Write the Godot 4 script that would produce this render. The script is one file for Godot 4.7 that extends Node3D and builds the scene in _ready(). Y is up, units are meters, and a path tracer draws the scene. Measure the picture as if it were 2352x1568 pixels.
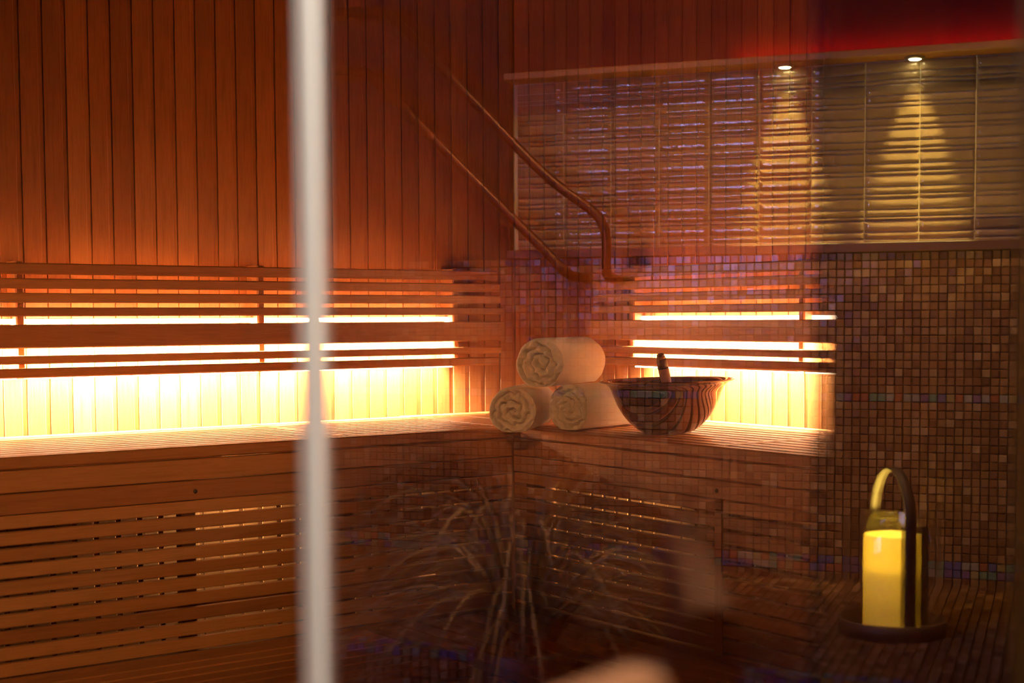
extends Node3D
# A sauna corner seen past the edge of a frameless glass front; the glass mirrors the tiled spa room behind the camera.
# Two plan frames: SA = sauna (origin at its inner corner, x along the right wall, z along the left wall),
# RO = spa room (origin at the foot of the glass edge, x along the glass, z out into the room).

var SA := Transform3D(Basis(Vector3(0.59135, 0, 0.80641), Vector3.UP, Vector3(-0.80641, 0, 0.59135)), Vector3(0.15356, 0, -5.17825))
var RO := Transform3D(Basis(Vector3(0.93667, 0, 0.35021), Vector3.UP, Vector3(-0.35021, 0, 0.93667)), Vector3(-0.12151, 0, -0.9))
var used := {}
var cache := {}
var rng := RandomNumberGenerator.new()
var M := {}
const LED_COLOR := Color(1.0, 0.89, 0.71)

# ------------------------------------------------------------------ helpers
func numbered(n: String) -> String:
	var k: int = used.get(n, -1) + 1
	used[n] = k
	return n if k == 0 else "%s_%03d" % [n, k]

func tag(o: Node3D, label: String, category: String, group := "", kind := "") -> Node3D:
	o.set_meta("label", label)
	o.set_meta("category", category)
	if group: o.set_meta("group", group)
	if kind: o.set_meta("kind", kind)
	return o

func thing(called: String, label: String, category: String, xf: Transform3D, group := "", kind := "") -> Node3D:
	var o := Node3D.new()
	o.name = numbered(called)
	add_child(o)
	o.transform = xf
	tag(o, label, category, group, kind)
	return o

func part(called: String, mesh: Mesh, mat: Material, parent: Node3D, xf := Transform3D()) -> MeshInstance3D:
	var o := MeshInstance3D.new()
	o.name = called
	o.mesh = mesh
	o.material_override = mat
	o.transform = xf
	parent.add_child(o, true)
	return o

func at(p: Vector3, b := Basis()) -> Transform3D:
	return Transform3D(b, p)

# bases that lay an extrusion (made along local y) along another axis
var ALONG_X := Basis(Vector3(0, -1, 0), Vector3(1, 0, 0), Vector3(0, 0, 1))   # local y -> +x, local x -> -y
var ALONG_Z := Basis(Vector3(1, 0, 0), Vector3(0, 0, 1), Vector3(0, -1, 0))   # local y -> +z, local z -> -y

# prism: closed profile in the xz plane, extruded from y = 0 to y = len
func prism(prof: PackedVector2Array, len: float) -> ArrayMesh:
	var key := [prof, len]
	if cache.has(key): return cache[key]
	var area := 0.0
	for i in prof.size():
		var a := prof[i]; var b := prof[(i + 1) % prof.size()]
		area += a.x * b.y - b.x * a.y
	var pr := prof.duplicate()
	if area < 0: pr.reverse()
	var st := SurfaceTool.new()
	st.begin(Mesh.PRIMITIVE_TRIANGLES)
	for i in pr.size():
		var a := pr[i]; var b := pr[(i + 1) % pr.size()]
		var n := Vector3(b.y - a.y, 0, -(b.x - a.x)).normalized()
		var A := Vector3(a.x, 0, a.y); var B := Vector3(b.x, 0, b.y); var U := Vector3(0, len, 0)
		quad(st, A, B, B + U, A + U, n)
	var tri := Geometry2D.triangulate_polygon(pr)
	for i in range(0, tri.size(), 3):
		var p := [pr[tri[i]], pr[tri[i + 1]], pr[tri[i + 2]]]
		tri3(st, Vector3(p[0].x, 0, p[0].y), Vector3(p[1].x, 0, p[1].y), Vector3(p[2].x, 0, p[2].y), Vector3.DOWN)
		tri3(st, Vector3(p[0].x, len, p[0].y), Vector3(p[1].x, len, p[1].y), Vector3(p[2].x, len, p[2].y), Vector3.UP)
	var m := st.commit()
	cache[key] = m
	return m

func tri3(st: SurfaceTool, a: Vector3, b: Vector3, c: Vector3, n: Vector3) -> void:
	# front faces run clockwise seen from outside
	if (b - a).cross(c - a).dot(n) > 0:
		var t := b; b = c; c = t
	for p in [a, b, c]:
		st.set_normal(n); st.add_vertex(p)

func quad(st: SurfaceTool, a: Vector3, b: Vector3, c: Vector3, d: Vector3, n: Vector3) -> void:
	tri3(st, a, b, c, n); tri3(st, a, c, d, n)

func rect(w: float, d: float, ch: float) -> PackedVector2Array:   # chamfered rectangle centred on the origin
	var x := w / 2; var z := d / 2
	if ch <= 0: return PackedVector2Array([Vector2(-x, -z), Vector2(x, -z), Vector2(x, z), Vector2(-x, z)])
	return PackedVector2Array([Vector2(-x + ch, -z), Vector2(x - ch, -z), Vector2(x, -z + ch), Vector2(x, z - ch), Vector2(x - ch, z), Vector2(-x + ch, z), Vector2(-x, z - ch), Vector2(-x, -z + ch)])

# a chamfered bar from lo to hi, its grain along the longest side, as a part
func bar(called: String, lo: Vector3, hi: Vector3, mat: Material, parent: Node3D, ch := 0.002) -> MeshInstance3D:
	var s := hi - lo
	var c := (lo + hi) / 2
	if s.y >= s.x and s.y >= s.z:
		return part(called, prism(rect(snappedf(s.x, 0.0001), snappedf(s.z, 0.0001), ch), snappedf(s.y, 0.0001)), mat, parent, at(Vector3(c.x, lo.y, c.z)))
	if s.x >= s.z:
		return part(called, prism(rect(snappedf(s.y, 0.0001), snappedf(s.z, 0.0001), ch), snappedf(s.x, 0.0001)), mat, parent, at(Vector3(lo.x, c.y, c.z), ALONG_X))
	return part(called, prism(rect(snappedf(s.x, 0.0001), snappedf(s.y, 0.0001), ch), snappedf(s.z, 0.0001)), mat, parent, at(Vector3(c.x, c.y, lo.z), ALONG_Z))

# lathe: profile of (radius, height), swept round y
func lathe(prof: Array, seg := 64, close_top := false) -> ArrayMesh:
	var st := SurfaceTool.new()
	st.begin(Mesh.PRIMITIVE_TRIANGLES)
	var n := prof.size()
	for i in n:
		for k in seg + 1:
			var a := TAU * k / seg
			st.set_uv(Vector2(float(k) / seg, float(i) / n))
			st.add_vertex(Vector3(prof[i].x * cos(a), prof[i].y, prof[i].x * sin(a)))
	for i in n - 1:
		for k in seg:
			var p := i * (seg + 1) + k
			var q := p + seg + 1
			for j in [p, p + 1, q + 1, p, q + 1, q]:
				st.add_index(j)
	st.generate_normals()
	return st.commit()

# tube swept along points
func tube(pts: Array, r: Variant, seg := 12, ripple := 0.0) -> ArrayMesh:
	var st := SurfaceTool.new()
	st.begin(Mesh.PRIMITIVE_TRIANGLES)
	var n := pts.size()
	var up := Vector3.UP
	var d0: Vector3 = (pts[1] - pts[0]).normalized()
	if absf(d0.dot(up)) > 0.9: up = Vector3.RIGHT
	var side := d0.cross(up).normalized()
	for i in n:
		var d: Vector3 = ((pts[mini(i + 1, n - 1)] as Vector3) - (pts[maxi(i - 1, 0)] as Vector3)).normalized()
		side = (side - d * side.dot(d)).normalized()
		var other := d.cross(side)
		var rr: float = r[i] if r is Array else r
		if ripple > 0.0: rr *= 1.0 + (ripple if i % 2 == 0 else -ripple)
		for k in seg:
			var a := TAU * k / seg
			st.add_vertex((pts[i] as Vector3) + (side * cos(a) + other * sin(a)) * rr)
	for i in n - 1:
		for k in seg:
			var p := i * seg + k
			var p2 := i * seg + (k + 1) % seg
			for j in [p, p2 + seg, p2, p, p + seg, p2 + seg]:
				st.add_index(j)
	# caps
	for e in [0, n - 1]:
		for k in range(1, seg - 1):
			var b: int = e * seg
			for j in ([b, b + k, b + k + 1] if e == 0 else [b, b + k + 1, b + k]):
				st.add_index(j)
	st.generate_normals()
	return st.commit()

func smooth_path(ctrl: Array, per := 8) -> Array:   # Catmull-Rom through the points
	var out := []
	for i in ctrl.size() - 1:
		var p0: Vector3 = ctrl[maxi(i - 1, 0)]; var p1: Vector3 = ctrl[i]; var p2: Vector3 = ctrl[i + 1]; var p3: Vector3 = ctrl[mini(i + 2, ctrl.size() - 1)]
		for k in per:
			out.append(p1.cubic_interpolate(p2, p0, p3, float(k) / per))
	out.append(ctrl[-1])
	return out

func noise_tex(freq: float, ramp: Gradient = null, size := 512, oct := 4, sd := 1, kind := FastNoiseLite.TYPE_SIMPLEX_SMOOTH) -> NoiseTexture2D:
	var f := FastNoiseLite.new()
	f.noise_type = kind
	f.frequency = freq
	f.fractal_octaves = oct
	f.seed = sd
	var t := NoiseTexture2D.new()
	t.width = size; t.height = size
	t.seamless = true
	t.noise = f
	if ramp: t.color_ramp = ramp
	return t

func grad(stops: Array) -> Gradient:
	var g := Gradient.new()
	g.offsets = PackedFloat32Array(stops.map(func(s): return s[0]))
	g.colors = PackedColorArray(stops.map(func(s): return s[1]))
	return g

func mat(called: String, col: Color, rough := 0.5, metal := 0.0) -> StandardMaterial3D:
	var m := StandardMaterial3D.new()
	m.resource_name = called
	m.albedo_color = col
	m.roughness = rough
	m.metallic = metal
	M[called] = m
	return m

# ------------------------------------------------------------------ build
func _ready() -> void:
	rng.seed = 7
	# ---- camera
	var cam := Camera3D.new()
	cam.name = "camera"
	var ca := CameraAttributesPhysical.new()
	ca.frustum_near = 0.05
	ca.frustum_far = 60.0
	ca.frustum_focal_length = 50.0
	ca.frustum_focus_distance = 4.15
	ca.exposure_aperture = 2.9
	cam.attributes = ca
	cam.projection = Camera3D.PROJECTION_FRUSTUM
	cam.near = 0.05
	cam.size = 0.05 * 1568.0 / 3364.0
	cam.frustum_offset = Vector2(0, 0.05 * 144.0 / 3364.0)
	add_child(cam)
	cam.transform = Transform3D(Basis(Vector3.RIGHT, deg_to_rad(-3.385)) * Basis(Vector3.BACK, deg_to_rad(-0.29)), Vector3(0, 1.27, 0))
	cam.current = true
	# ---- environment: an indoor night scene, no sky light
	var we := WorldEnvironment.new()
	we.name = "environment"
	var env := Environment.new()
	env.background_mode = Environment.BG_COLOR
	env.background_color = Color.BLACK
	env.tonemap_mode = Environment.TONE_MAPPER_LINEAR
	env.tonemap_exposure = 1.0
	env.sdfgi_enabled = true
	env.ssao_enabled = true
	env.ssil_enabled = true
	we.environment = env
	add_child(we)

	materials()
	sauna_shell()
	room_shell()
	benches()
	backrest("left"); backrest("right")
	led("left"); led("right")
	towels()
	bowl_and_ladle()
	hose()
	glass_front()
	tile_wall()
	tiled_bench()
	room_lamps()
	lantern()
	handrail()
	plant()
	stool()

func area(called: String, xf: Transform3D, size: Vector2, col: Color, energy: float, parent: Node3D) -> void:
	var l := AreaLight3D.new()
	l.name = called
	parent.add_child(l, true)
	l.transform = xf
	l.area_size = size
	l.light_color = col
	l.light_energy = energy
	l.area_range = 12.0
	l.shadow_enabled = true

func materials() -> void:
	# wood: grain runs along local y of every extruded piece
	var g := grad([[0.0, Color(0.61, 0.40, 0.22)], [0.35, Color(0.67, 0.455, 0.26)], [0.55, Color(0.70, 0.48, 0.28)], [0.75, Color(0.665, 0.45, 0.255)], [1.0, Color(0.73, 0.51, 0.305)]])
	var wood_tex := noise_tex(0.012, g, 512, 5, 3)
	var fine := noise_tex(0.05, null, 512, 3, 9)
	for i in 6:
		var m := mat("wood%d" % i, Color.WHITE, 0.5)
		var t: float = [1.0, 0.93, 1.04, 0.86, 0.97, 0.9][i]
		m.albedo_color = Color(t, t * [0.99, 0.97, 1.0, 0.95, 0.98, 0.95][i], t * [0.98, 0.93, 1.0, 0.92, 0.96, 0.93][i])
		m.albedo_texture = wood_tex
		m.uv1_triplanar = true
		m.uv1_scale = Vector3(9.0, 0.55, 9.0)
		m.uv1_offset = Vector3(0.37 * i, 0.21 * i, 0.53 * i)
		m.heightmap_enabled = true
		m.heightmap_texture = fine
		m.heightmap_scale = 0.03
	mat("darkened_wood", Color(0.10, 0.055, 0.03), 0.7)
	mat("darkened_wood_b", Color(0.13, 0.075, 0.04), 0.7)
	mat("steel", Color(0.8, 0.78, 0.75), 0.25, 1.0)
	mat("screw", Color(0.35, 0.3, 0.26), 0.4, 1.0)
	var terry := mat("terry", Color(0.90, 0.86, 0.80), 0.95)
	terry.heightmap_enabled = true
	terry.heightmap_texture = noise_tex(0.09, null, 512, 4, 21)
	terry.heightmap_scale = 0.22
	terry.uv1_triplanar = true
	terry.uv1_scale = Vector3(9, 9, 9)
	terry.rim_enabled = true
	terry.rim = 0.5
	var cu := mat("bowl_metal", Color(0.56, 0.45, 0.36), 0.07, 1.0)
	cu.resource_name = "polished bronze"
	mat("handle_light", Color(0.78, 0.6, 0.42), 0.45)
	mat("handle_dark", Color(0.25, 0.14, 0.08), 0.4)
	var led_m := mat("led_glow", Color(1, 0.95, 0.85), 0.4)
	led_m.emission_enabled = true
	led_m.emission = LED_COLOR
	led_m.emission_energy_multiplier = 65.0
	var led_r := mat("led_glow_right", Color(1, 0.95, 0.85), 0.4)
	led_r.emission_enabled = true
	led_r.emission = LED_COLOR
	led_r.emission_energy_multiplier = 46.0
	var led_low := mat("led_low_glow", Color(1, 0.95, 0.85), 0.4)
	led_low.emission_enabled = true
	led_low.emission = LED_COLOR
	led_low.emission_energy_multiplier = 25.0
	var gl := mat("glass", Color(0.02, 0.02, 0.02, 0.0), 0.0)
	var cg := mat("ply_glass", Color(0.02, 0.02, 0.02, 0.0), 0.0)
	cg.transparency = BaseMaterial3D.TRANSPARENCY_ALPHA
	gl.transparency = BaseMaterial3D.TRANSPARENCY_ALPHA
	var smoke := mat("smoked_strip", Color(0.10, 0.05, 0.02, 0.62), 0.3)
	smoke.transparency = BaseMaterial3D.TRANSPARENCY_ALPHA
	mat("aluminium", Color(0.93, 0.92, 0.90), 0.45, 0.0)
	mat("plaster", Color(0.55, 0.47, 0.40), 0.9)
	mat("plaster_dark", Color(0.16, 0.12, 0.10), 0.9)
	mat("floor_mat", Color(0.22, 0.17, 0.13), 0.7)
	mat("grout", Color(0.24, 0.17, 0.12), 0.9)
	mat("tile_grout", Color(0.74, 0.68, 0.55), 0.8)
	var ripple := noise_tex(0.02, null, 512, 3, 41)
	for i in 4:
		var t := mat("wave%d" % i, [Color(0.52, 0.43, 0.33), Color(0.48, 0.39, 0.30), Color(0.56, 0.46, 0.36), Color(0.50, 0.41, 0.31)][i], 0.03)
		t.heightmap_enabled = true
		t.heightmap_texture = ripple
		t.heightmap_scale = 0.02
		t.uv1_triplanar = true
		t.uv1_scale = Vector3(7, 14, 7)
		t.uv1_offset = Vector3(0.31 * i, 0.17 * i, 0)
	var browns := [Color(0.45, 0.31, 0.19), Color(0.48, 0.34, 0.21), Color(0.42, 0.28, 0.17), Color(0.51, 0.37, 0.24), Color(0.57, 0.44, 0.31), Color(0.38, 0.25, 0.15)]
	for i in 6: mat("mosaic%d" % i, browns[i], 0.22)
	var irid := [Color(0.50, 0.46, 0.42), Color(0.42, 0.30, 0.38), Color(0.38, 0.44, 0.36), Color(0.52, 0.30, 0.20), Color(0.34, 0.30, 0.42), Color(0.54, 0.46, 0.30)]
	for i in 6: mat("pearl%d" % i, irid[i], 0.2, 0.0)
	var ms := mat("mosaic_field", Color.WHITE, 0.22)
	ms.vertex_color_use_as_albedo = true
	mat("bronze", Color(0.22, 0.135, 0.085), 0.42, 0.7)
	mat("jamb_metal", Color(0.50, 0.42, 0.27), 0.4, 0.8)
	mat("red_wash_paint", Color(0.36, 0.0, 0.0), 0.8)  # red LED glow put into the wall colour
	mat("stool_wood", Color(0.45, 0.27, 0.13), 0.6)
	mat("ledge_wood", Color(0.32, 0.18, 0.09), 0.5)
	mat("cornice", Color(0.55, 0.36, 0.20), 0.5)
	mat("tray", Color(0.20, 0.10, 0.06), 0.6)
	var strap := mat("strap", Color(0.12, 0.065, 0.03), 0.7)
	strap.backlight_enabled = true
	strap.backlight = Color(0.22, 0.14, 0.06)
	var tab := mat("smoked_tab", Color(0.10, 0.05, 0.02, 0.52), 0.35)
	tab.transparency = BaseMaterial3D.TRANSPARENCY_ALPHA
	var wax := mat("wax", Color(0.97, 0.94, 0.68), 0.5)
	wax.backlight_enabled = true
	wax.backlight = Color(1.0, 0.95, 0.70)
	mat("leaf", Color(0.42, 0.32, 0.18), 0.6)
	mat("leaf_b", Color(0.60, 0.48, 0.30), 0.6)
	mat("pot", Color(0.14, 0.10, 0.08), 0.5)
	mat("soil", Color(0.08, 0.055, 0.04), 0.95)
	mat("lamp_body", Color(0.6, 0.58, 0.55), 0.35, 0.8)

func glow(called: String, col: Color, e: float) -> StandardMaterial3D:
	var m := mat(called, Color(0.9, 0.9, 0.9), 0.4)
	m.emission_enabled = true
	m.emission = col
	m.emission_energy_multiplier = e
	return m

func wood() -> Material:
	return M["wood%d" % rng.randi_range(0, 5)]

# ------------------------------------------------------------------ sauna
func sauna_shell() -> void:
	# panelling board: flat face, small step, sunken strip, open joint (profile: x across the wall, z out of it)
	var prof := PackedVector2Array([Vector2(0, 0), Vector2(0.0635, 0), Vector2(0.0635, 0.0125), Vector2(0.0625, 0.0140), Vector2(0.0155, 0.0140), Vector2(0.0130, 0.0128), Vector2(0.0120, 0.0112), Vector2(0.001, 0.0112), Vector2(0, 0.0102)])
	var bm := prism(prof, 2.42)
	var wl := thing("wall_left", "sauna wall of narrow vertical wooden boards left of the corner", "wall", SA, "", "structure")
	bar("backing", Vector3(-0.06, 0, -0.06), Vector3(-0.014, 2.42, 3.5), M["darkened_wood"], wl, 0)
	# profile x runs along +z of the wall, profile z along +x
	var bl := Basis(Vector3(0, 0, 1), Vector3.UP, Vector3(1, 0, 0))
	bl = Basis(Vector3(0, 0, 1), Vector3.UP, Vector3(-1, 0, 0))
	for k in range(-1, 53):
		var z := 0.0452 + 0.065 * k
		# turned so that local x -> +z and local z -> -x; the mirrored profile keeps its face to the room
		part("board", prism(mirror_z(prof), 2.42), wood(), wl, at(Vector3(-0.014, 0, z), bl))
	var wr := thing("wall_right", "sauna wall of narrow vertical wooden boards right of the corner", "wall", SA, "", "structure")
	bar("backing", Vector3(-0.06, 0, -0.06), Vector3(3.48, 2.42, -0.014), M["darkened_wood"], wr, 0)
	for k in range(0, 53):
		part("board", bm, wood(), wr, at(Vector3(0.0015 + 0.065 * k, 0, -0.014)))
	var ce := thing("ceiling", "wooden board ceiling above the sauna benches, darkened to cut bounce light", "ceiling", SA, "", "structure")  # boards coloured near-black so they bounce little light onto the walls
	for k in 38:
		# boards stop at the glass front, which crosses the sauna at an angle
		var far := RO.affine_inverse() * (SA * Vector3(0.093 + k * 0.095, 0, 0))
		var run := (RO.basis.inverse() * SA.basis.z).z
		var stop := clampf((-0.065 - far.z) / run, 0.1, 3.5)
		bar("board", Vector3(0.0 + k * 0.095, 2.42, 0), Vector3(0.093 + k * 0.095, 2.44, stop), M["darkened_wood_b"] if k % 2 else M["darkened_wood"], ce, 0.002)
	# partition past the right end of the glass view, its outer face boarded in dark wood
	var pa := thing("wall_partition", "boarded wooden partition behind the right part of the glass", "wall", SA, "", "structure")
	bar("core", Vector3(3.42, 0, 0), Vector3(3.478, 2.42, 2.36), M["wood3"], pa, 0)
	var z0 := 2.505
	var widths := [0.041, 0.068, 0.088, 0.09, 0.09, 0.09, 0.09, 0.09, 0.09, 0.09]
	for i in widths.size():
		bar("panel", Vector3(3.480, 0, z0 - widths[i]), Vector3(3.484, 2.42, z0), wood(), pa, 0.0)
		z0 -= widths[i]
	bar("edge_strip", Vector3(3.480, 0.0, 2.5055), Vector3(3.483, 2.42, 2.5195), M["smoked_strip"], pa, 0)

func mirror_z(p: PackedVector2Array) -> PackedVector2Array:
	var o := PackedVector2Array()
	for q in p: o.append(Vector2(q.x, -q.y))
	return o

func benches() -> void:
	var top := 0.95
	# ---- upper bench, left run (slats along z)
	var b := thing("sauna_bench", "upper slatted wooden bench along the left sauna wall", "bench", SA, "slatted sauna benches")
	for k in 11:
		bar("deck_slat", Vector3(0.028 + 0.053 * k, top - 0.026, 0.668), Vector3(0.028 + 0.053 * k + 0.0415, top, 3.1), wood(), b, 0.003)
	bar("nosing", Vector3(0.606, top - 0.031, 0.662), Vector3(0.634, top, 3.1), wood(), b, 0.004)
	bar("batten", Vector3(0.06, top - 0.012, 1.188), Vector3(0.604, top + 0.0012, 1.214), wood(), b, 0.001)
	bar("fascia_board", Vector3(0.606, 0.864, 0.655), Vector3(0.630, 0.9165, 3.1), wood(), b)
	var fa := bar("fascia_board", Vector3(0.606, 0.8125, 0.655), Vector3(0.630, 0.8615, 3.1), wood(), b)
	for k in 10:
		var y := 0.8105 - 0.0389 * k
		bar("front_slat", Vector3(0.610, y - 0.0312, 0.655), Vector3(0.630, y, 3.1), wood(), b)
	bar("light_block_sheet", Vector3(0.0015, 0.872, 1.40), Vector3(0.570, 0.880, 3.1), M["wood3"], b, 0)  # added sheets stop LED light leaking through the deck; opening left between
	bar("light_block_sheet", Vector3(0.0015, 0.872, 0.66), Vector3(0.570, 0.880, 1.12), M["wood3"], b, 0)
	bar("toe_board", Vector3(0.606, 0.30, 0.655), Vector3(0.630, 0.4245, 3.1), M["wood3"], b)
	for z in [0.70, 1.20, 1.66, 2.4, 3.0]:
		bar("upright", Vector3(0.575, 0.0, z - 0.02), Vector3(0.608, 0.922, z + 0.02), M["wood3"], b)
	for z in [1.2, 2.1, 3.0]:
		bar("bearer", Vector3(0.0015, 0.885, z - 0.02), Vector3(0.575, 0.923, z + 0.02), M["wood3"], b)
	screw_at(fa, Vector3(0.6305, 0.8345, 1.649), Basis(Vector3.FORWARD, PI / 2))
	screw_at(fa, Vector3(0.6305, 0.8345, 2.60), Basis(Vector3.FORWARD, PI / 2))
	# ---- upper bench, right run and corner (slats along x)
	b = thing("sauna_bench", "upper slatted wooden bench along the right sauna wall, under the bowl", "bench", SA, "slatted sauna benches")
	var zz := [0.02, 0.185, 0.35, 0.487, 0.655]
	for k in 4:
		bar("corner_board", Vector3(0.004, top - 0.026, zz[k] + 0.003), Vector3(0.66, top, zz[k + 1] - 0.003), wood(), b, 0.003)
	for k in 11:
		bar("deck_slat", Vector3(0.665, top - 0.026, 0.030 + 0.0535 * k), Vector3(3.41, top, 0.030 + 0.0535 * k + 0.0415), wood(), b, 0.003)
	bar("nosing", Vector3(0.634, top - 0.031, 0.622), Vector3(3.41, top, 0.652), wood(), b, 0.004)
	bar("batten", Vector3(1.452, top - 0.012, 0.10), Vector3(1.476, top + 0.0012, 0.62), wood(), b, 0.001)
	bar("fascia_board", Vector3(0.632, 0.8675, 0.622), Vector3(3.41, 0.9165, 0.648), wood(), b)
	var fb := bar("fascia_board", Vector3(0.632, 0.8195, 0.622), Vector3(3.41, 0.865, 0.648), wood(), b)
	for k in 10:
		var y := 0.8165 - 0.0384 * k
		bar("front_slat", Vector3(0.632, y - 0.0300, 0.626), Vector3(1.4705, y, 0.646), wood(), b)
		bar("front_slat", Vector3(1.4995, y - 0.0300, 0.626), Vector3(3.41, y, 0.646), wood(), b)
	bar("cover_strip", Vector3(1.4715, 0.43, 0.626), Vector3(1.4985, 0.785, 0.650), wood(), b)
	bar("light_block_sheet", Vector3(0.66, 0.872, 0.0015), Vector3(3.41, 0.880, 0.588), M["wood3"], b, 0)  # added, keeps light from falling through the right deck
	bar("toe_board", Vector3(0.632, 0.30, 0.622), Vector3(3.41, 0.4330, 0.646), M["wood3"], b)
	for x in [0.68, 1.485, 2.3, 3.2]:
		bar("upright", Vector3(x - 0.02, 0.0, 0.590), Vector3(x + 0.02, 0.922, 0.624), M["wood3"], b)
	for x in [0.3, 0.9, 1.6, 2.3, 3.1]:
		bar("bearer", Vector3(x - 0.02, 0.885, 0.0015), Vector3(x + 0.02, 0.923, 0.590), M["wood3"], b)
	screw_at(fb, Vector3(1.4775, 0.8401, 0.6485), Basis(Vector3.RIGHT, PI / 2))
	# ---- lower bench
	b = thing("sauna_bench", "lower slatted step bench in front of the left upper bench", "bench", SA, "slatted sauna benches")
	for k in 8:
		bar("deck_slat", Vector3(0.650 + 0.066 * k, 0.394, 1.17), Vector3(0.650 + 0.066 * k + 0.058, 0.42, 3.1), wood(), b, 0.003)
	for k in 5:
		bar("front_slat", Vector3(1.155, 0.35 - 0.06 * k, 1.17), Vector3(1.175, 0.392 - 0.06 * k, 3.1), wood(), b)
	for z in [1.25, 2.2, 3.05]:
		bar("upright", Vector3(1.12, 0, z - 0.02), Vector3(1.154, 0.393, z + 0.02), M["wood3"], b)
		bar("bearer", Vector3(0.64, 0.35, z - 0.02), Vector3(1.12, 0.393, z + 0.02), M["wood3"], b)
		bar("upright", Vector3(0.64, 0, z - 0.02), Vector3(0.67, 0.35, z + 0.02), M["wood3"], b)
	b = thing("sauna_bench", "lower slatted step bench in front of the right upper bench", "bench", SA, "slatted sauna benches")
	for k in 7:
		bar("deck_slat", Vector3(0.650, 0.394, 0.668 + 0.066 * k), Vector3(3.3, 0.42, 0.668 + 0.066 * k + 0.058), wood(), b, 0.003)
	for k in 5:
		bar("front_slat", Vector3(1.19, 0.35 - 0.06 * k, 1.12), Vector3(3.3, 0.392 - 0.06 * k, 1.14), wood(), b)
	for x in [1.3, 2.2, 3.2]:
		bar("upright", Vector3(x - 0.02, 0, 1.086), Vector3(x + 0.02, 0.393, 1.12), M["wood3"], b)
		bar("bearer", Vector3(x - 0.02, 0.35, 0.66), Vector3(x + 0.02, 0.393, 1.086), M["wood3"], b)
		bar("upright", Vector3(x - 0.02, 0, 0.66), Vector3(x + 0.02, 0.35, 0.69), M["wood3"], b)

func screw_at(parent: Node3D, p: Vector3, turn: Basis) -> void:
	var m := lathe([Vector2(0.0, 0.0002), Vector2(0.0018, 0.0002), Vector2(0.002, 0.0016), Vector2(0.005, 0.0012), Vector2(0.006, 0.0), Vector2(0.006, -0.004), Vector2(0, -0.004)], 16)
	part("screw", m, M["screw"], parent, parent.transform.affine_inverse() * at(p, turn))

const SLATS := [[1.394, 1.4245], [1.355, 1.383], [1.3165, 1.3435], [1.2795, 1.304], [1.1925, 1.2575], [1.1500, 1.1730], [1.1120, 1.1385]]

func backrest(side: String) -> void:
	var left := side == "left"
	var b := thing("backrest", "slatted wooden backrest lit from behind on the %s sauna wall" % side, "backrest", SA, "sauna backrests")
	var ends := [0.322, 0.312, 0.309, 0.298, 0.295, 0.306, 0.318] if left else [0.352, 0.346, 0.333, 0.324, 0.315, 0.335, 0.345]
	for i in 7:
		var s = SLATS[i]
		var lo: float = ends[i]
		var th := 0.022 if i != 4 else 0.02
		if left:
			var sl := bar("slat", Vector3(0.100 - th, s[0], lo), Vector3(0.100, s[1], 3.1), wood(), b, 0.003)
			if i == 1:   # a glare mark painted as two small pale rings near the slat end
				for z in [0.338, 0.346]:
					part("glint_ring", lathe([Vector2(0.0018, 0.0), Vector2(0.0018, 0.0012), Vector2(0.0036, 0.0012), Vector2(0.0036, 0.0)], 16), M["handle_light"], sl, sl.transform.affine_inverse() * at(Vector3(0.100, 1.3725, z), Basis(Vector3.FORWARD, PI / 2)))
		else:
			bar("slat", Vector3(lo, s[0] + 0.003, 0.100 - th), Vector3(3.40, s[1] + 0.003, 0.100), wood(), b, 0.003)
	for c in ([0.474, 1.181, 1.903, 2.63] if left else [0.500, 1.228, 1.955, 2.68]):
		if left:
			bar("bracket", Vector3(0.0015, 1.13, c - 0.012), Vector3(0.0775, 1.4295, c + 0.012), M["wood3"], b, 0.004)
		else:
			bar("bracket", Vector3(c - 0.012, 1.13, 0.0015), Vector3(c + 0.012, 1.4325, 0.0775), M["wood3"], b, 0.004)

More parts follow.
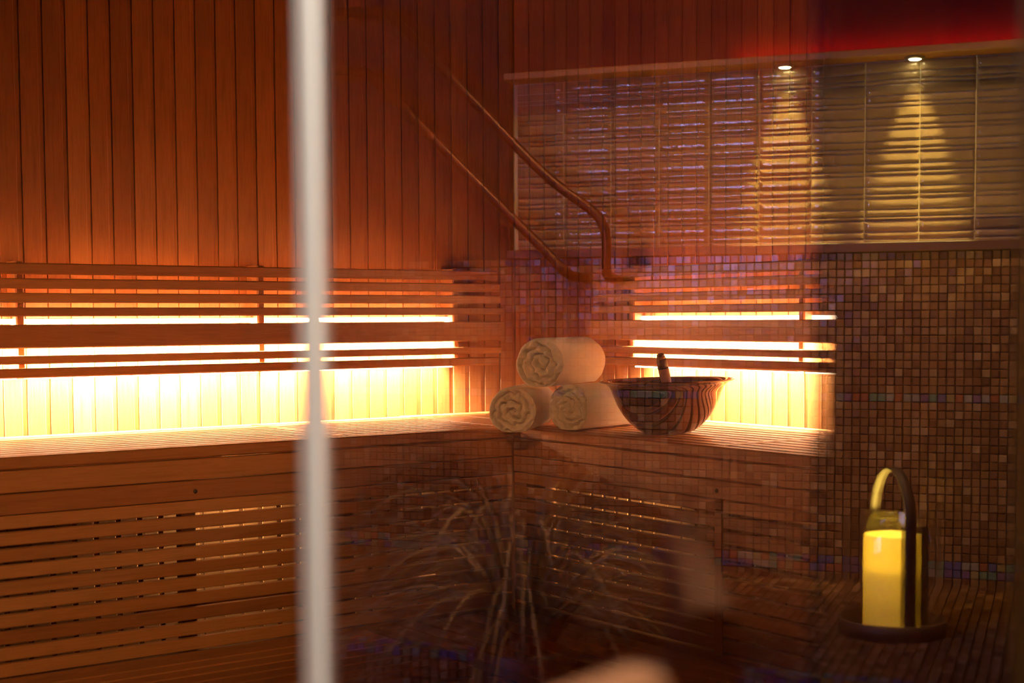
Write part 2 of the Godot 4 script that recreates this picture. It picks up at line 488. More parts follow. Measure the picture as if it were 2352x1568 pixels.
func led(side: String) -> void:
	var left := side == "left"
	var t := thing("led_strip_light", "warm white LED strip glowing behind the %s backrest" % side, "light", SA, "LED strips behind the backrests")
	var lo := 0.49 if left else 0.515
	var hi := 3.1 if left else 3.4
	var cuts: Array = [0.474, 1.181, 1.903, 2.63] if left else [0.500, 1.228, 1.955, 2.68]
	for i in 4:
		var a: float = cuts[i] + 0.013
		var z: float = cuts[i + 1] - 0.013 if i < 3 else hi
		if left:
			bar("lower_channel", Vector3(0.050, 1.1125, a), Vector3(0.076, 1.1165, z), M["lamp_body"], t, 0)
			bar("lower_diffuser", Vector3(0.053, 1.1085, a), Vector3(0.073, 1.1125, z), M["led_low_glow"], t, 0.0005)
			area("lower_glow", at(Vector3(0.063, 1.1075, (a + z) / 2), Basis(Vector3(0, 0, 1), Vector3(1, 0, 0), Vector3(0, 1, 0))), Vector2(z - a, 0.018), LED_COLOR, 0.45 * (z - a), t)
			bar("channel", Vector3(0.030, 1.2722, a), Vector3(0.044, 1.2742, z), M["lamp_body"], t, 0)
			bar("diffuser", Vector3(0.030, 1.260, a), Vector3(0.046, 1.272, z), M["led_glow"], t, 0.002)
			area("glow", at(Vector3(0.038, 1.2585, (a + z) / 2), Basis(Vector3(0, 0, 1), Vector3(1, 0, 0), Vector3(0, 1, 0))), Vector2(z - a, 0.014), LED_COLOR, 21.0 * (z - a), t)
		else:
			bar("lower_channel", Vector3(a, 1.1125, 0.050), Vector3(z, 1.1165, 0.076), M["lamp_body"], t, 0)
			bar("lower_diffuser", Vector3(a, 1.1085, 0.053), Vector3(z, 1.1125, 0.073), M["led_low_glow"], t, 0.0005)
			area("lower_glow", at(Vector3((a + z) / 2, 1.1075, 0.063), Basis(Vector3(1, 0, 0), Vector3(0, 0, -1), Vector3(0, 1, 0))), Vector2(z - a, 0.018), LED_COLOR, 0.45 * (z - a), t)
			bar("channel", Vector3(a, 1.2722, 0.030), Vector3(z, 1.2742, 0.044), M["lamp_body"], t, 0)
			bar("diffuser", Vector3(a, 1.260, 0.030), Vector3(z, 1.272, 0.046), M["led_glow_right"], t, 0.002)
			area("glow", at(Vector3((a + z) / 2, 1.2585, 0.038), Basis(Vector3(1, 0, 0), Vector3(0, 0, -1), Vector3(0, 1, 0))), Vector2(z - a, 0.014), LED_COLOR, 21.0 * (z - a), t)

# ------------------------------------------------------------------ towels
func towel_mesh(R: float, L: float, sd: int) -> ArrayMesh:
	# lathe about local z (front face at z = 0, roll runs to -z) with the coil of the cloth as relief on both ends
	var n := FastNoiseLite.new()
	n.seed = sd
	n.noise_type = FastNoiseLite.TYPE_SIMPLEX_SMOOTH
	n.frequency = 1.0
	n.fractal_octaves = 2
	var seg := 160
	var rows := []    # (r fraction, z, kind)
	for i in 56: rows.append([float(i) / 55.0 * 0.93, 0.0, 0])
	for i in 7:
		var a := (i + 1) / 7.0 * PI / 2
		rows.append([0.93 + 0.07 * sin(a), -0.010 * (1 - cos(a)), 1])
	for i in 40: rows.append([1.0, -0.010 - (L - 0.02) * (i + 1) / 40.0, 2])
	for i in 7:
		var a := (i + 1) / 7.0 * PI / 2
		rows.append([0.93 + 0.07 * cos(a), -L + 0.010 - 0.010 * sin(a), 2])
	for i in 8: rows.append([0.93 * (1 - (i + 1) / 8.0), -L, 2])
	var st := SurfaceTool.new()
	st.begin(Mesh.PRIMITIVE_TRIANGLES)
	var pitch := R / 3.1
	for row in rows:
		for k in seg:
			var a := TAU * k / seg
			var r: float = row[0] * R
			var x := cos(a) * r
			var y := sin(a) * r
			# uneven outline, flattened under its own weight
			var out := 1.0 + 0.03 * n.get_noise_2d(cos(a) * 1.1 + sd, sin(a) * 1.1) + 0.012 * n.get_noise_3d(cos(a) * 3.0, sin(a) * 3.0, row[1] * 14.0)
			x *= out; y *= out
			if y < -0.86 * R: y = -0.86 * R + (y + 0.86 * R) * 0.35
			var z: float = row[1]
			if row[2] <= 1:
				var wx := x / R + 0.15 * n.get_noise_2d(x / R * 1.6 + 9, y / R * 1.6)
				var wy := y / R + 0.15 * n.get_noise_2d(x / R * 1.6, y / R * 1.6 + 17)
				var rr := sqrt(wx * wx + wy * wy) * R
				var ph := fposmod(rr / pitch - atan2(wy, wx) / TAU + sd * 0.3, 1.0)
				var bump := pow(clampf(sin(ph * PI), 0, 1), 0.42)
				var fade := clampf((1.0 - row[0]) / 0.12, 0.0, 1.0)
				var soft := 0.006 * n.get_noise_2d(x / R * 2.6 + 40, y / R * 2.6)
				z += fade * ((bump - 1.0) * 0.030 - 0.008 * (1.0 - minf(1.0, rr / R * 1.2)) + soft)
			st.add_vertex(Vector3(x, y, z + 0.0005 * n.get_noise_3d(x * 400, y * 400, z * 400)))
	for i in rows.size() - 1:
		for k in seg:
			var p := i * seg + k
			var p2 := i * seg + (k + 1) % seg
			for j in [p, p2, p2 + seg, p, p2 + seg, p + seg]:
				st.add_index(j)
	st.generate_normals()
	return st.commit()

func towels() -> void:
	# label, centre of the coiled face, direction the face looks, radius, seed
	var spec := [
		["white rolled towel at the bottom left of the pile, overhanging the bench corner", Vector3(0.000, 1.0125, -4.03), Vector3(-0.20, 0, 0.98), 0.0658, 3],
		["white rolled towel at the bottom right of the pile, next to the bowl", Vector3(0.1560, 1.0150, -4.10), Vector3(-0.60, 0, 0.80), 0.0680, 11],
		["white rolled towel lying on top of the two others", Vector3(0.0760, 1.1405, -4.08), Vector3(-0.41, 0, 0.912), 0.0715, 27]]
	for s in spec:
		var ax: Vector3 = s[2].normalized()
		var t := thing("rolled_towel", s[0], "towel", Transform3D(Basis(Vector3.UP.cross(ax), Vector3.UP, ax), s[1]), "rolled towels in a pile")
		part("cloth_roll", towel_mesh(s[3], 0.34, s[4]), M["terry"], t)

func bowl_and_ladle() -> void:
	var o := thing("bowl", "wide polished dark metal bowl with a flared rim on the bench", "bowl", Transform3D(Basis(Vector3.BACK, deg_to_rad(1.3)), Vector3(0.428, 0.9525, -4.02)))
	var prof := [Vector2(0.0, 0.0), Vector2(0.05, 0.0), Vector2(0.066, 0.002), Vector2(0.082, 0.010), Vector2(0.104, 0.029), Vector2(0.122, 0.051), Vector2(0.136, 0.075), Vector2(0.146, 0.099), Vector2(0.1525, 0.117), Vector2(0.1575, 0.127), Vector2(0.165, 0.134), Vector2(0.174, 0.1385), Vector2(0.182, 0.141), Vector2(0.1845, 0.1425), Vector2(0.185, 0.144), Vector2(0.1835, 0.1455), Vector2(0.180, 0.1455), Vector2(0.172, 0.143), Vector2(0.163, 0.1385), Vector2(0.1555, 0.131), Vector2(0.150, 0.119), Vector2(0.143, 0.099), Vector2(0.133, 0.075), Vector2(0.119, 0.052), Vector2(0.101, 0.031), Vector2(0.08, 0.013), Vector2(0.05, 0.005), Vector2(0.0, 0.004)]
	var sm := smooth_path(prof.map(func(p): return Vector3(p.x, p.y, 0)), 3)
	part("shell", lathe(sm.map(func(p): return Vector2(maxf(p.x, 0.0), p.y)), 128), M["bowl_metal"], o)
	# ladle leaning in the bowl
	var foot := Vector3(0.446, 0.998, -4.04)
	var tip := Vector3(0.4068, 1.1705, -4.02)
	var y := (tip - foot).normalized()
	var x := y.cross(Vector3.BACK).normalized()
	var ld := thing("ladle", "wooden ladle handle with a dark tip standing up out of the bowl", "ladle", Transform3D(Basis(x, y, x.cross(y)), foot))
	var h := foot.distance_to(tip)
	part("cup", lathe([Vector2(0, -0.012), Vector2(0.02, -0.012), Vector2(0.034, 0.0), Vector2(0.037, 0.022), Vector2(0.035, 0.022), Vector2(0.032, 0.001), Vector2(0.019, -0.009), Vector2(0, -0.009)], 32), M["bowl_metal"], ld)
	var hd := part("handle", lathe([Vector2(0, 0.0), Vector2(0.010, 0.0), Vector2(0.0115, 0.03), Vector2(0.0140, 0.09), Vector2(0.0150, h - 0.052), Vector2(0.0145, h - 0.044), Vector2(0.0, h - 0.044)], 32), M["handle_light"], ld)
	part("grip_band", lathe([Vector2(0, h - 0.044), Vector2(0.0150, h - 0.044), Vector2(0.0155, h - 0.038), Vector2(0.0145, h - 0.020), Vector2(0.0130, h - 0.0165), Vector2(0, h - 0.0165)], 32), M["handle_dark"], hd)
	part("ring", lathe([Vector2(0, h - 0.0165), Vector2(0.0125, h - 0.0165), Vector2(0.0115, h - 0.009), Vector2(0, h - 0.009)], 32), M["handle_light"], hd)
	part("tip", lathe([Vector2(0, h - 0.009), Vector2(0.0108, h - 0.009), Vector2(0.0100, h - 0.004), Vector2(0.007, h - 0.0008), Vector2(0, h)], 32), M["handle_dark"], hd)

func hose() -> void:
	var t := thing("metal_hose", "corrugated shiny metal hose under the bench, glimpsed between the front slats", "hose", SA)
	var pts := []
	for i in 161:
		var q := i / 160.0
		pts.append(Vector3(0.34 + 0.03 * sin(q * 7.0), 0.478 + 0.004 * sin(q * 9.0), 0.75 + q * 0.95))
	part("tube", tube(pts, 0.018, 14, 0.10), M["steel"], t)
	for z in [0.8, 1.2, 1.62]:
		bar("hanger", Vector3(0.335, 0.0, z - 0.004), Vector3(0.345, 0.462, z + 0.004), M["screw"], t, 0.001)

# ------------------------------------------------------------------ spa room
func room_shell() -> void:
	var fl := thing("floor", "dark stone floor running under the sauna and the spa room", "floor", RO, "", "structure")
	bar("slab", Vector3(-3.4, -0.1, -6.5), Vector3(4.2, 0.0, 3.2), M["floor_mat"], fl, 0)
	var ce := thing("ceiling", "plain ceiling of the spa room in front of the sauna", "ceiling", RO, "", "structure")
	bar("slab", Vector3(-3.4, 2.7, 0.0), Vector3(2.7, 2.8, 3.2), M["plaster"], ce, 0)
	var wf := thing("wall_front", "plain spa wall round the sauna doorway and glass", "wall", RO, "", "structure")
	bar("pier", Vector3(-3.4, 0, -0.06), Vector3(-0.715, 2.7, 0.0), M["plaster"], wf, 0)
	bar("pier", Vector3(0.432, 0, -0.06), Vector3(2.6, 2.7, 0.0), M["plaster"], wf, 0)
	bar("lintel", Vector3(-0.715, 2.2, -0.06), Vector3(0.432, 2.7, 0.0), M["plaster"], wf, 0)
	bar("shading_panel", Vector3(0.012, 1.60, -0.06), Vector3(0.432, 2.2, -0.008), M["plaster"], wf, 0)  # added unseen panel, shades the partition from the lamp outside the glass
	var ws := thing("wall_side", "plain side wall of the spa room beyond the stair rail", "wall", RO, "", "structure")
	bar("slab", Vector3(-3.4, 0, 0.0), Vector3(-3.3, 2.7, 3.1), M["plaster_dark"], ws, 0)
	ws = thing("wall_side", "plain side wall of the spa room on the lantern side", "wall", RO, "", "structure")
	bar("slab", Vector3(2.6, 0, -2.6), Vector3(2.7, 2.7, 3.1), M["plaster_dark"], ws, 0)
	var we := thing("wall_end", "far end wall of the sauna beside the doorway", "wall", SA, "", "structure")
	bar("slab", Vector3(-0.06, 0, 3.5), Vector3(2.3, 2.44, 3.56), M["darkened_wood"], we, 0)

func glass_front() -> void:
	var g := thing("window_1", "frameless glass front of the sauna with a pale metal edge", "window", RO, "", "structure")
	# three plies, a hair of air between; extra ones added to strengthen the reflection
	for k in 3:
		bar("pane", Vector3(0.004, 0.01, -0.0012 - 0.0016 * k), Vector3(0.409, 2.2, -0.0016 * k), M["ply_glass"], g, 0)
	# pale edge profile: a broad face to the room, a bevel towards the doorway
	var p := PackedVector2Array([Vector2(-0.0075, -0.011), Vector2(0.0048, -0.011), Vector2(0.0048, 0.0050), Vector2(0.0038, 0.006), Vector2(-0.0060, 0.006), Vector2(-0.0075, 0.0045)])
	part("edge_profile", prism(p, 2.2), M["aluminium"], g, at(Vector3(0.0, 0, 0)))
	bar("jamb", Vector3(0.409, 0, -0.03), Vector3(0.432, 2.2, 0.004), M["jamb_metal"], g, 0.002)

func wave_mesh(w: float, h: float, sd: int) -> ArrayMesh:
	var key := ["wave", w, h, sd]
	if cache.has(key): return cache[key]
	var n := FastNoiseLite.new()
	n.seed = sd
	n.frequency = 1.0
	n.fractal_octaves = 2
	var nx := 14
	var ny := 4
	var st := SurfaceTool.new()
	st.begin(Mesh.PRIMITIVE_TRIANGLES)
	for j in ny + 3:
		for i in nx + 3:
			var edge := i == 0 or j == 0 or i == nx + 2 or j == ny + 2
			var x := (clampf(i - 1, 0, nx) / nx - 0.5) * w
			var y := (clampf(j - 1, 0, ny) / ny - 0.5) * h
			var rim := i <= 1 or j <= 1 or i >= nx + 1 or j >= ny + 1
			var z := -0.006 if edge else 0.0 if rim else 0.0014 + 0.00020 * n.get_noise_2d(x * 32.0, y * 70.0)
			if not edge and rim: x *= 0.996; y *= 0.97
			st.add_vertex(Vector3(x, y, z))
	for j in ny + 2:
		for i in nx + 2:
			var p := j * (nx + 3) + i
			var q := p + nx + 3
			for k in [p, q + 1, p + 1, p, q, q + 1]: st.add_index(k)
	st.generate_normals()
	cache[key] = st.commit()
	return cache[key]

func chip(w: float) -> ArrayMesh:      # one mosaic stone, face to +z
	var key := ["chip", w]
	if cache.has(key): return cache[key]
	var st := SurfaceTool.new()
	st.begin(Mesh.PRIMITIVE_TRIANGLES)
	var a := w / 2
	var c := w / 2 - 0.0012
	var F := [Vector3(-c, -c, 0.0), Vector3(c, -c, 0.0), Vector3(c, c, 0.0), Vector3(-c, c, 0.0)]
	var E := [Vector3(-a, -a, -0.001), Vector3(a, -a, -0.001), Vector3(a, a, -0.001), Vector3(-a, a, -0.001)]
	quad(st, F[0], F[1], F[2], F[3], Vector3.BACK)
	for i in 4:
		var j := (i + 1) % 4
		var mid: Vector3 = (E[i] + E[j]).normalized()
		quad(st, E[i], E[j], F[j], F[i], (Vector3(mid.x, mid.y, 0) + Vector3(0, 0, 0.8)).normalized())
		var dn := Vector3(0, 0, -0.004)
		quad(st, E[i] + dn, E[j] + dn, E[j], E[i], Vector3(mid.x, mid.y, 0).normalized())
	cache[key] = st.commit()
	return cache[key]

# lay mosaic: a field of stones on a plane; "near" picks out the ones built as single parts
func mosaic(parent: Node3D, origin: Vector3, du: Vector3, dv: Vector3, nu: int, nv: int, pearl_rows: Array, near: Callable) -> void:
	var nrm := du.cross(dv).normalized()
	var bs := Basis(du.normalized(), dv.normalized(), nrm)
	var m := chip(0.0184)
	var xs := []
	var cols := []
	var singles := 0
	for j in nv:
		for i in nu:
			var p := origin + du * (i + 0.5) + dv * (j + 0.5)
			var tilt := Basis(du.normalized(), rng.randfn(0, 0.02)) * Basis(dv.normalized(), rng.randfn(0, 0.02))
			var pearl := j in pearl_rows
			var which := rng.randi_range(0, 5)
			if not pearl and which == 4 and rng.randf() < 0.45: which = 1
			var mt: StandardMaterial3D = M[("pearl%d" if pearl else "mosaic%d") % which]
			var xf := Transform3D(tilt * bs, p + nrm * rng.randf_range(0.0, 0.0006))
			if near.call(i, j) and singles < 300:
				singles += 1
				part("mosaic_stone", m, mt, parent, xf)
			elif pearl:
				xs.append([xf, mt.albedo_color, true])
			else:
				xs.append([xf, mt.albedo_color, false])
	for pearly in [false, true]:
		var these := xs.filter(func(e): return e[2] == pearly)
		if these.is_empty(): continue
		var mm := MultiMesh.new()
		mm.transform_format = MultiMesh.TRANSFORM_3D
		mm.use_colors = true
		mm.mesh = m
		mm.instance_count = these.size()
		for k in these.size():
			mm.set_instance_transform(k, these[k][0])
			mm.set_instance_color(k, (these[k][1] as Color).srgb_to_linear())
		var mi := MultiMeshInstance3D.new()
		mi.name = "pearl_mosaic_rows" if pearly else "mosaic_field"
		mi.multimesh = mm
		if pearly:
			if not M.has("pearl_field"):
				var pf := mat("pearl_field", Color.WHITE, 0.2, 0.0)
				pf.vertex_color_use_as_albedo = true
			mi.material_override = M["pearl_field"]
		else:
			mi.material_override = M["mosaic_field"]
		mi.set_meta("kind", "stuff")
		parent.add_child(mi, true)

func tile_wall() -> void:
	var w := thing("wall_back", "spa wall of wavy glazed tiles above brown glass mosaic", "wall", RO, "", "structure")
	# masonry: deeper behind the tile panel than behind the mosaic
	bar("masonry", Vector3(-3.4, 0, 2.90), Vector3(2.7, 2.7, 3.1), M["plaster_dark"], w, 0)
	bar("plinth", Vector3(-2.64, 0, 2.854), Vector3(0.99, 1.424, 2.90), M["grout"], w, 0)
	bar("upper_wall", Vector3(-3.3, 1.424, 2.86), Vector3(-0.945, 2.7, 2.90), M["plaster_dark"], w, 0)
	bar("red_wash_panel", Vector3(-0.945, 1.9080, 2.8935), Vector3(2.6, 2.7, 2.90), M["red_wash_paint"], w, 0)  # wall colour carries the glow of the red strip
	bar("ledge", Vector3(-0.945, 1.424, 2.838), Vector3(1.0, 1.4475, 2.90), M["ledge_wood"], w, 0.002)
	bar("tile_bed", Vector3(-0.945, 1.4475, 2.8935), Vector3(0.63, 1.8875, 2.90), M["tile_grout"], w, 0)
	var rows := []
	var y := 1.8865
	for k in 8:
		for h in [0.0272, 0.0176, 0.0102]:
			rows.append([y - h / 2, h - 0.0022])
			y -= h
	var facing := Basis(Vector3.UP, PI)
	for c in 12:
		var s := -0.934 + 0.1297 * c + 0.0648
		for r in rows:
			part("wavy_tile", wave_mesh(0.1270, snappedf(r[1], 0.0001), rng.randi_range(1, 5)), M["wave%d" % rng.randi_range(0, 3)], w, at(Vector3(s, r[0], 2.891), facing))
	# mosaic below: rows counted from the bench up
	var P := 0.0202
	mosaic(w, Vector3(0.984, 0.616, 2.850), Vector3(-P, 0, 0), Vector3(0, P, 0), 180, 40, [1, 2, 22], func(i, j): return i >= 31 and i < 53 and j >= 23 and j < 38)
	# cornice with the spotlights under it
	var c := thing("trim_1", "brown wooden cornice along the top of the tile panel", "cornice", RO, "", "structure")
	bar("rail", Vector3(-0.945, 1.8885, 2.82), Vector3(1.4, 1.9075, 2.90), M["cornice"], c, 0.003)

func tiled_bench() -> void:
	var b := thing("tiled_bench", "deep built-in bench clad in brown glass mosaic under the tiled wall", "bench", RO)
	bar("core", Vector3(-1.62, 0.0, 1.834), Vector3(0.984, 0.612, 2.852), M["grout"], b, 0)
	var P := 0.0202
	mosaic(b, Vector3(0.984, 0.617, 2.845), Vector3(-P, 0, 0), Vector3(0, 0, -P), 129, 50, [49], func(i, j): return i >= 35 and i < 60 and j >= 38)
	mosaic(b, Vector3(0.984, 0.617, 1.830), Vector3(-P, 0, 0), Vector3(0, -P, 0), 129, 30, [0], func(_i, _j): return false)

func spot(s: float, label: String) -> void:
	var t := thing("spotlight", label, "lamp", Transform3D(RO.basis, RO * Vector3(s, 1.8885, 2.862)), "spotlights under the cornice")
	var hs := part("housing", lathe([Vector2(0, 0), Vector2(0.024, 0), Vector2(0.024, -0.004), Vector2(0.018, -0.006), Vector2(0.015, -0.006)], 32), M["lamp_body"], t)
	part("lens", lathe([Vector2(0, -0.008), Vector2(0.012, -0.0075), Vector2(0.0155, -0.005), Vector2(0, -0.004)], 24), M["spot_glow"], hs)
	var l := SpotLight3D.new()
	l.name = "beam"
	t.add_child(l, true)
	l.position = Vector3(0, -0.012, 0)
	l.rotation = Vector3(-PI / 2 - 0.10, 0, 0)
	l.spot_angle = 22.0
	l.spot_angle_attenuation = 1.0
	l.spot_range = 6.0
	l.spot_attenuation = 2.0
	l.light_size = 0.012
	l.light_color = Color(1.0, 0.90, 0.50)
	l.light_energy = 9.0
	l.shadow_enabled = true

func room_lamps() -> void:
	glow("spot_glow", Color(1.0, 0.95, 0.65), 120.0)
	glow("red_glow", Color(1.0, 0.03, 0.03), 6.0)
	glow("blue_glow", Color(0.66, 0.66, 1.0), 50.0)
	glow("ceiling_glow", Color(1.0, 0.86, 0.70), 4.0)
	spot(-0.2178, "small spotlight nearer the tile corner, shining down the wavy tiles")
	spot(0.0933, "small spotlight above the lantern, shining down the wavy tiles")
	# red cove light on top of the cornice
	var r := thing("cove_light", "red LED strip hidden on top of the cornice", "light", RO)
	bar("diffuser", Vector3(-0.35, 1.9078, 2.868), Vector3(1.35, 1.9105, 2.878), M["red_glow"], r, 0.001)
	area("wash", at(Vector3(0.50, 1.9115, 2.873), Basis(Vector3(1, 0, 0), Vector3(0, 0, 1), Vector3(0, -1, 0))), Vector2(1.70, 0.010), Color(1.0, 0.01, 0.01), 0.35, r)
	# lit window on the wall beside the sauna doorway: cool light mirrored by the tiles
	var w := thing("window_2", "cool blue lit window in the wall beside the sauna doorway", "window", RO, "", "structure")
	bar("frame", Vector3(-1.64, 1.55, -0.002), Vector3(-0.72, 1.89, 0.012), M["bronze"], w, 0.002)
	for i in 3:
		bar("lit_pane", Vector3(-1.62 + 0.30 * i, 1.57, 0.012), Vector3(-1.34 + 0.30 * i, 1.87, 0.018), M["blue_glow"], w, 0.001)
		area("cool_light", at(Vector3(-1.48 + 0.30 * i, 1.72, 0.022), Basis(Vector3.UP, PI)), Vector2(0.28, 0.30), Color(0.66, 0.66, 1.0), 0.5, w)
	# added unseen lamps that brighten the mosaic and the tiles
	for e in [[-0.55, "added ceiling fill lamp over the plant end of the mosaic bench"], [0.35, "added ceiling fill lamp over the lantern"]]:
		added_downlight(Vector3(e[0], 2.70, 2.12), e[1], 0.0, 52.0, Color(1.0, 0.78, 0.52), 5.5)
	# unseen lamp added to brighten the pale glass edge
	added_downlight(Vector3(0.50, 2.70, 0.20), "added ceiling fill lamp just outside the glass edge", 0.372, 18.0, Color(1.0, 0.96, 0.90), 6.5, 1.19)
	added_downlight(Vector3(0.60, 2.70, 1.90), "added tilted fill spot shining through the doorway onto the sauna benches", 1.165, 13.0, Color(1.0, 0.76, 0.50), 8.5, 0.60)  # unseen fill added for the bench fronts and step
	added_downlight(Vector3(-0.10, 2.70, 2.3), "added narrow fill spot aimed through the doorway at the towels", 1.272, 3.0, Color(1.0, 0.70, 0.42), 10.0, 0.152)  # unseen spot added to brighten the towel faces

func added_downlight(p: Vector3, label: String, tilt: float, angle: float, col: Color, e: float, yaw := 0.0) -> void:  # ceiling lamps added for their light, none in view
	var d := thing("added_downlight", label, "lamp", Transform3D(RO.basis, RO * p), "added ceiling fill lamps")
	var tr := part("trim_ring", lathe([Vector2(0.03, -0.006), Vector2(0.048, -0.008), Vector2(0.055, 0.0)], 32), M["lamp_body"], d)
	part("lens", lathe([Vector2(0, -0.004), Vector2(0.031, -0.004), Vector2(0.031, 0.0)], 32), M["ceiling_glow"], tr)
	var l := SpotLight3D.new()
	l.name = "beam"
	d.add_child(l, true)
	l.position = Vector3(0, -0.02, 0)
	l.rotation = Vector3(-PI / 2 + tilt, yaw, 0)
	l.spot_angle = angle
	l.spot_angle_attenuation = 0.7
	l.spot_range = 8.0
	l.spot_attenuation = 2.0
	l.light_size = 0.03
	l.light_color = col
	l.light_energy = e
	l.shadow_enabled = true

func lantern() -> void:
	var o := Vector3(0.114, 0.6185, 2.26)
	var t := thing("lantern", "glass lantern with a dark tray and a leather carrying loop on the mosaic bench", "lantern", Transform3D(RO.basis, RO * o))
	part("tray", lathe([Vector2(0, 0), Vector2(0.104, 0), Vector2(0.108, 0.003), Vector2(0.108, 0.032), Vector2(0.104, 0.034), Vector2(0.102, 0.031), Vector2(0.101, 0.010), Vector2(0, 0.010)], 64), M["tray"], t)
	part("outer_glass", lathe([Vector2(0.0955, 0.011), Vector2(0.096, 0.235), Vector2(0.0945, 0.237), Vector2(0.0935, 0.235), Vector2(0.093, 0.011)], 64), M["glass"], t)
	part("inner_glass", lathe([Vector2(0.0625, 0.011), Vector2(0.063, 0.243), Vector2(0.0618, 0.2455), Vector2(0.0605, 0.243), Vector2(0.060, 0.011)], 64), M["glass"], t)
	# loop of leather: a band in a plane turned across the lantern
	var path := []
	for i in 41:
		var q := i / 40.0
		var a := PI * q
		path.append(Vector2(-cos(a) * 0.099, 0.235 + 0.105 * sin(a)))
	path.insert(0, Vector2(-0.099, 0.02))
	path.append(Vector2(0.099, 0.02))
	var st := SurfaceTool.new()
	st.begin(Mesh.PRIMITIVE_TRIANGLES)
	var n := path.size()
	for i in n:
		var d: Vector2 = (path[mini(i + 1, n - 1)] - path[maxi(i - 1, 0)]).normalized()
		var nn := Vector2(-d.y, d.x) * 0.0015
		for e in [[nn, -0.011], [nn, 0.011], [-nn, 0.011], [-nn, -0.011]]:
			st.add_vertex(Vector3(e[1], path[i].y + e[0].y, path[i].x + e[0].x))
	for i in n - 1:
		for k in 4:
			var p := i * 4 + k
			var p2 := i * 4 + (k + 1) % 4
			for j in [p, p2 + 4, p2, p, p + 4, p2 + 4]: st.add_index(j)
	st.generate_normals()
	part("strap", st.commit(), M["strap"], t, at(Vector3.ZERO, Basis(Vector3.UP, deg_to_rad(-27.0))))
	# curved smoked plate on the glass, added to dim the right half of the candle
	var tb := SurfaceTool.new()
	tb.begin(Mesh.PRIMITIVE_TRIANGLES)
	for i in 9:
		var q := deg_to_rad(lerpf(16.0, 52.0, i / 8.0))
		for e in [[0.0972, 0.034], [0.0972, 0.232], [0.0985, 0.232], [0.0985, 0.034]]:
			tb.add_vertex(Vector3(sin(q) * e[0], e[1], -cos(q) * e[0]))
	for i in 8:
		for k in 4:
			var p := i * 4 + k
			var p2 := i * 4 + (k + 1) % 4
			for j in [p, p2, p2 + 4, p, p2 + 4, p + 4]: tb.add_index(j)
	tb.generate_normals()
	part("dimming_tab", tb.commit(), M["smoked_tab"], t)
	# candle: hollow wax pillar lit from inside
	var c := thing("candle", "thick glowing wax pillar candle inside the glass lantern", "candle", Transform3D(RO.basis, RO * (o + Vector3(0, 0.0105, 0))))
	var n2 := FastNoiseLite.new()
	n2.seed = 5
	var prof := [Vector2(0, 0.0), Vector2(0.054, 0.0), Vector2(0.0575, 0.004), Vector2(0.058, 0.10), Vector2(0.0575, 0.190), Vector2(0.0555, 0.1945), Vector2(0.0535, 0.193), Vector2(0.0525, 0.185), Vector2(0.0525, 0.1185), Vector2(0.0, 0.118)]
	var wp := part("wax_pillar", lathe(prof, 48), M["wax"], c)
	glow("flame_glow", Color(1.0, 0.80, 0.38), 40.0)
	part("flame", lathe([Vector2(0, 0.122), Vector2(0.004, 0.126), Vector2(0.006, 0.134), Vector2(0.004, 0.146), Vector2(0, 0.158)], 16), M["flame_glow"], wp)
	var l := OmniLight3D.new()
	l.name = "flame_light"
	c.add_child(l, true)
	l.position = Vector3(0, 0.138, 0)
	l.light_color = Color(1.0, 0.86, 0.36)
	l.light_energy = 2.6
	l.light_size = 0.006
	l.omni_range = 6.0
	l.omni_attenuation = 2.0
	l.shadow_enabled = true

func handrail() -> void:
	var t := thing("handrail", "dark bronze double stair handrail on the spa wall", "handrail", RO)
	var k := 2.72
	var up := [Vector3(-1.75, 2.09, 2.85), Vector3(-1.72, 2.09, k), Vector3(-1.46, 2.085, k), Vector3(-1.27, 2.071, k), Vector3(-1.2072, 2.0428, k), Vector3(-1.0, 1.834, k), Vector3(-0.8018, 1.6346, k), Vector3(-0.6759, 1.5383, k), Vector3(-0.6443, 1.4997, k), Vector3(-0.6354, 1.46, k), Vector3(-0.6354, 1.39, k), Vector3(-0.6354, 1.37, 2.75), Vector3(-0.6354, 1.365, 2.852)]
	part("tube", tube(smooth_path(up, 6), 0.0125, 14), M["bronze"], t)
	var lo := [Vector3(-1.75, 1.93, 2.85), Vector3(-1.72, 1.93, k), Vector3(-1.46, 1.9306, k), Vector3(-1.3155, 1.919, k), Vector3(-1.2715, 1.8959, k), Vector3(-1.0, 1.634, k), Vector3(-0.8026, 1.4439, k), Vector3(-0.75, 1.39, k), Vector3(-0.735, 1.375, 2.75), Vector3(-0.733, 1.372, 2.852)]
	part("tube", tube(smooth_path(lo, 6), 0.0125, 14), M["bronze"], t)

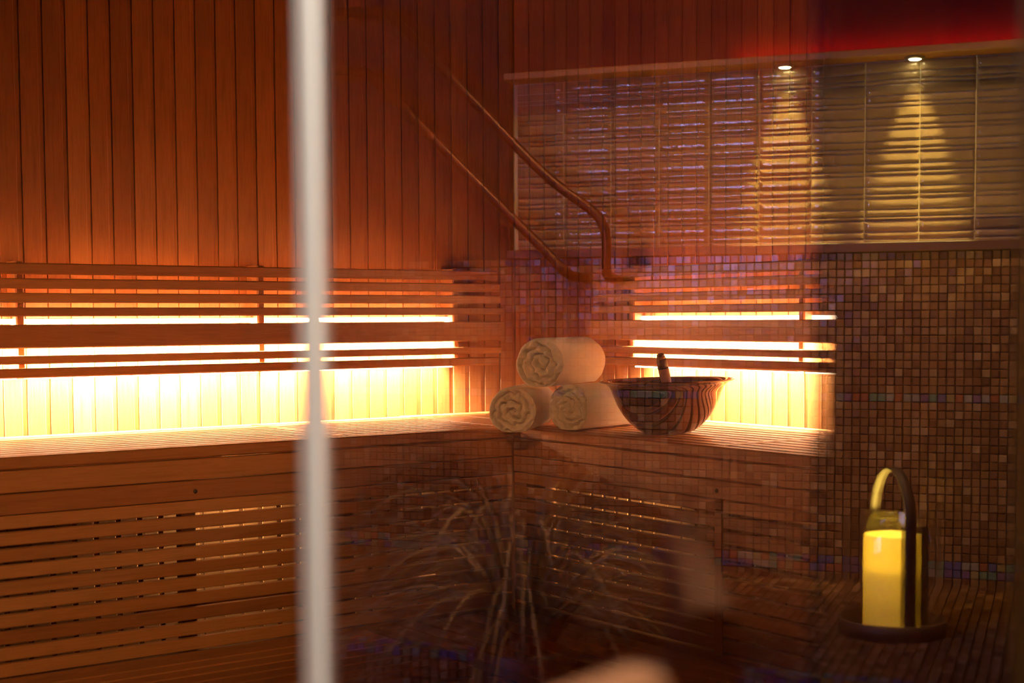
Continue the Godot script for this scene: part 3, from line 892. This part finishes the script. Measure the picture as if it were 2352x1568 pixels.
func plant() -> void:
	var o := RO * Vector3(-0.49, 0, 1.70)
	var t := thing("potted_grass", "tall dark planter of thin arching grass in front of the mosaic bench", "plant", Transform3D(RO.basis, o))
	var pt := part("pot", lathe([Vector2(0, 0), Vector2(0.065, 0), Vector2(0.07, 0.01), Vector2(0.085, 0.57), Vector2(0.09, 0.66), Vector2(0.087, 0.665), Vector2(0.082, 0.66), Vector2(0.078, 0.62), Vector2(0, 0.615)], 48), M["pot"], t)
	part("soil", lathe([Vector2(0.0785, 0.635), Vector2(0.05, 0.642), Vector2(0.0, 0.645)], 24), M["soil"], pt)
	for i in 150:
		var a := rng.randf() * TAU
		var reach := rng.randf_range(0.05, 0.38)
		var tall := rng.randf_range(0.16, 0.40)
		var drop := rng.randf_range(0.0, 0.32) * (reach / 0.38)
		var r0 := rng.randf_range(0.0, 0.05)
		var d := Vector3(cos(a), 0, sin(a))
		var pts := []
		var rr := []
		for k in 11:
			var q := k / 10.0
			pts.append(d * (r0 + reach * pow(q, 1.3)) + Vector3(0, 0.635 + tall * sin(q * PI * 0.62) - drop * q * q, 0))
			rr.append(lerpf(0.0032, 0.0010, q))
		part("blade", tube(pts, rr, 4), M["leaf"] if i % 3 else M["leaf_b"], t)

func stool() -> void:
	# bar stool close to the camera: only the end of its back rail rises into the picture
	var a := Vector3(0.0666, 1.0914, -0.745)
	var d := Vector3(-0.0454, 0, 0.06).normalized()
	var y := d
	var x := Vector3.UP.cross(y).normalized()
	var t := thing("bar_stool", "out of focus wooden stool back rail at the bottom edge of the picture", "stool", Transform3D(Basis(x, Vector3.UP, x.cross(Vector3.UP)), Vector3(a.x, 0, a.z)))
	# local z points back along the rail
	var L := 0.42
	var s := signf(x.cross(Vector3.UP).dot(d))
	var prof := PackedVector2Array()
	for i in 16:
		var q := TAU * i / 16.0
		prof.append(Vector2(0.018 * signf(cos(q)) * pow(absf(cos(q)), 0.6), 0.030 * signf(sin(q)) * pow(absf(sin(q)), 0.6)))
	part("back_rail", prism(prof, L), M["stool_wood"], t, at(Vector3(0, 1.061, 0 if s > 0 else -L), ALONG_Z))
	for q in [0.06, L - 0.06]:
		bar("post", Vector3(-0.014, 0.0, s * q - 0.014), Vector3(0.014, 1.036, s * q + 0.014), M["stool_wood"], t)
	for q in [0.06, L - 0.06]:
		bar("leg", Vector3(-0.36, 0.0, s * q - 0.014), Vector3(-0.332, 0.70, s * q + 0.014), M["stool_wood"], t)
	var za := minf(s * 0.03, s * (L - 0.03))
	bar("seat", Vector3(-0.38, 0.70, za), Vector3(-0.016, 0.735, za + L - 0.06), M["stool_wood"], t, 0.006)
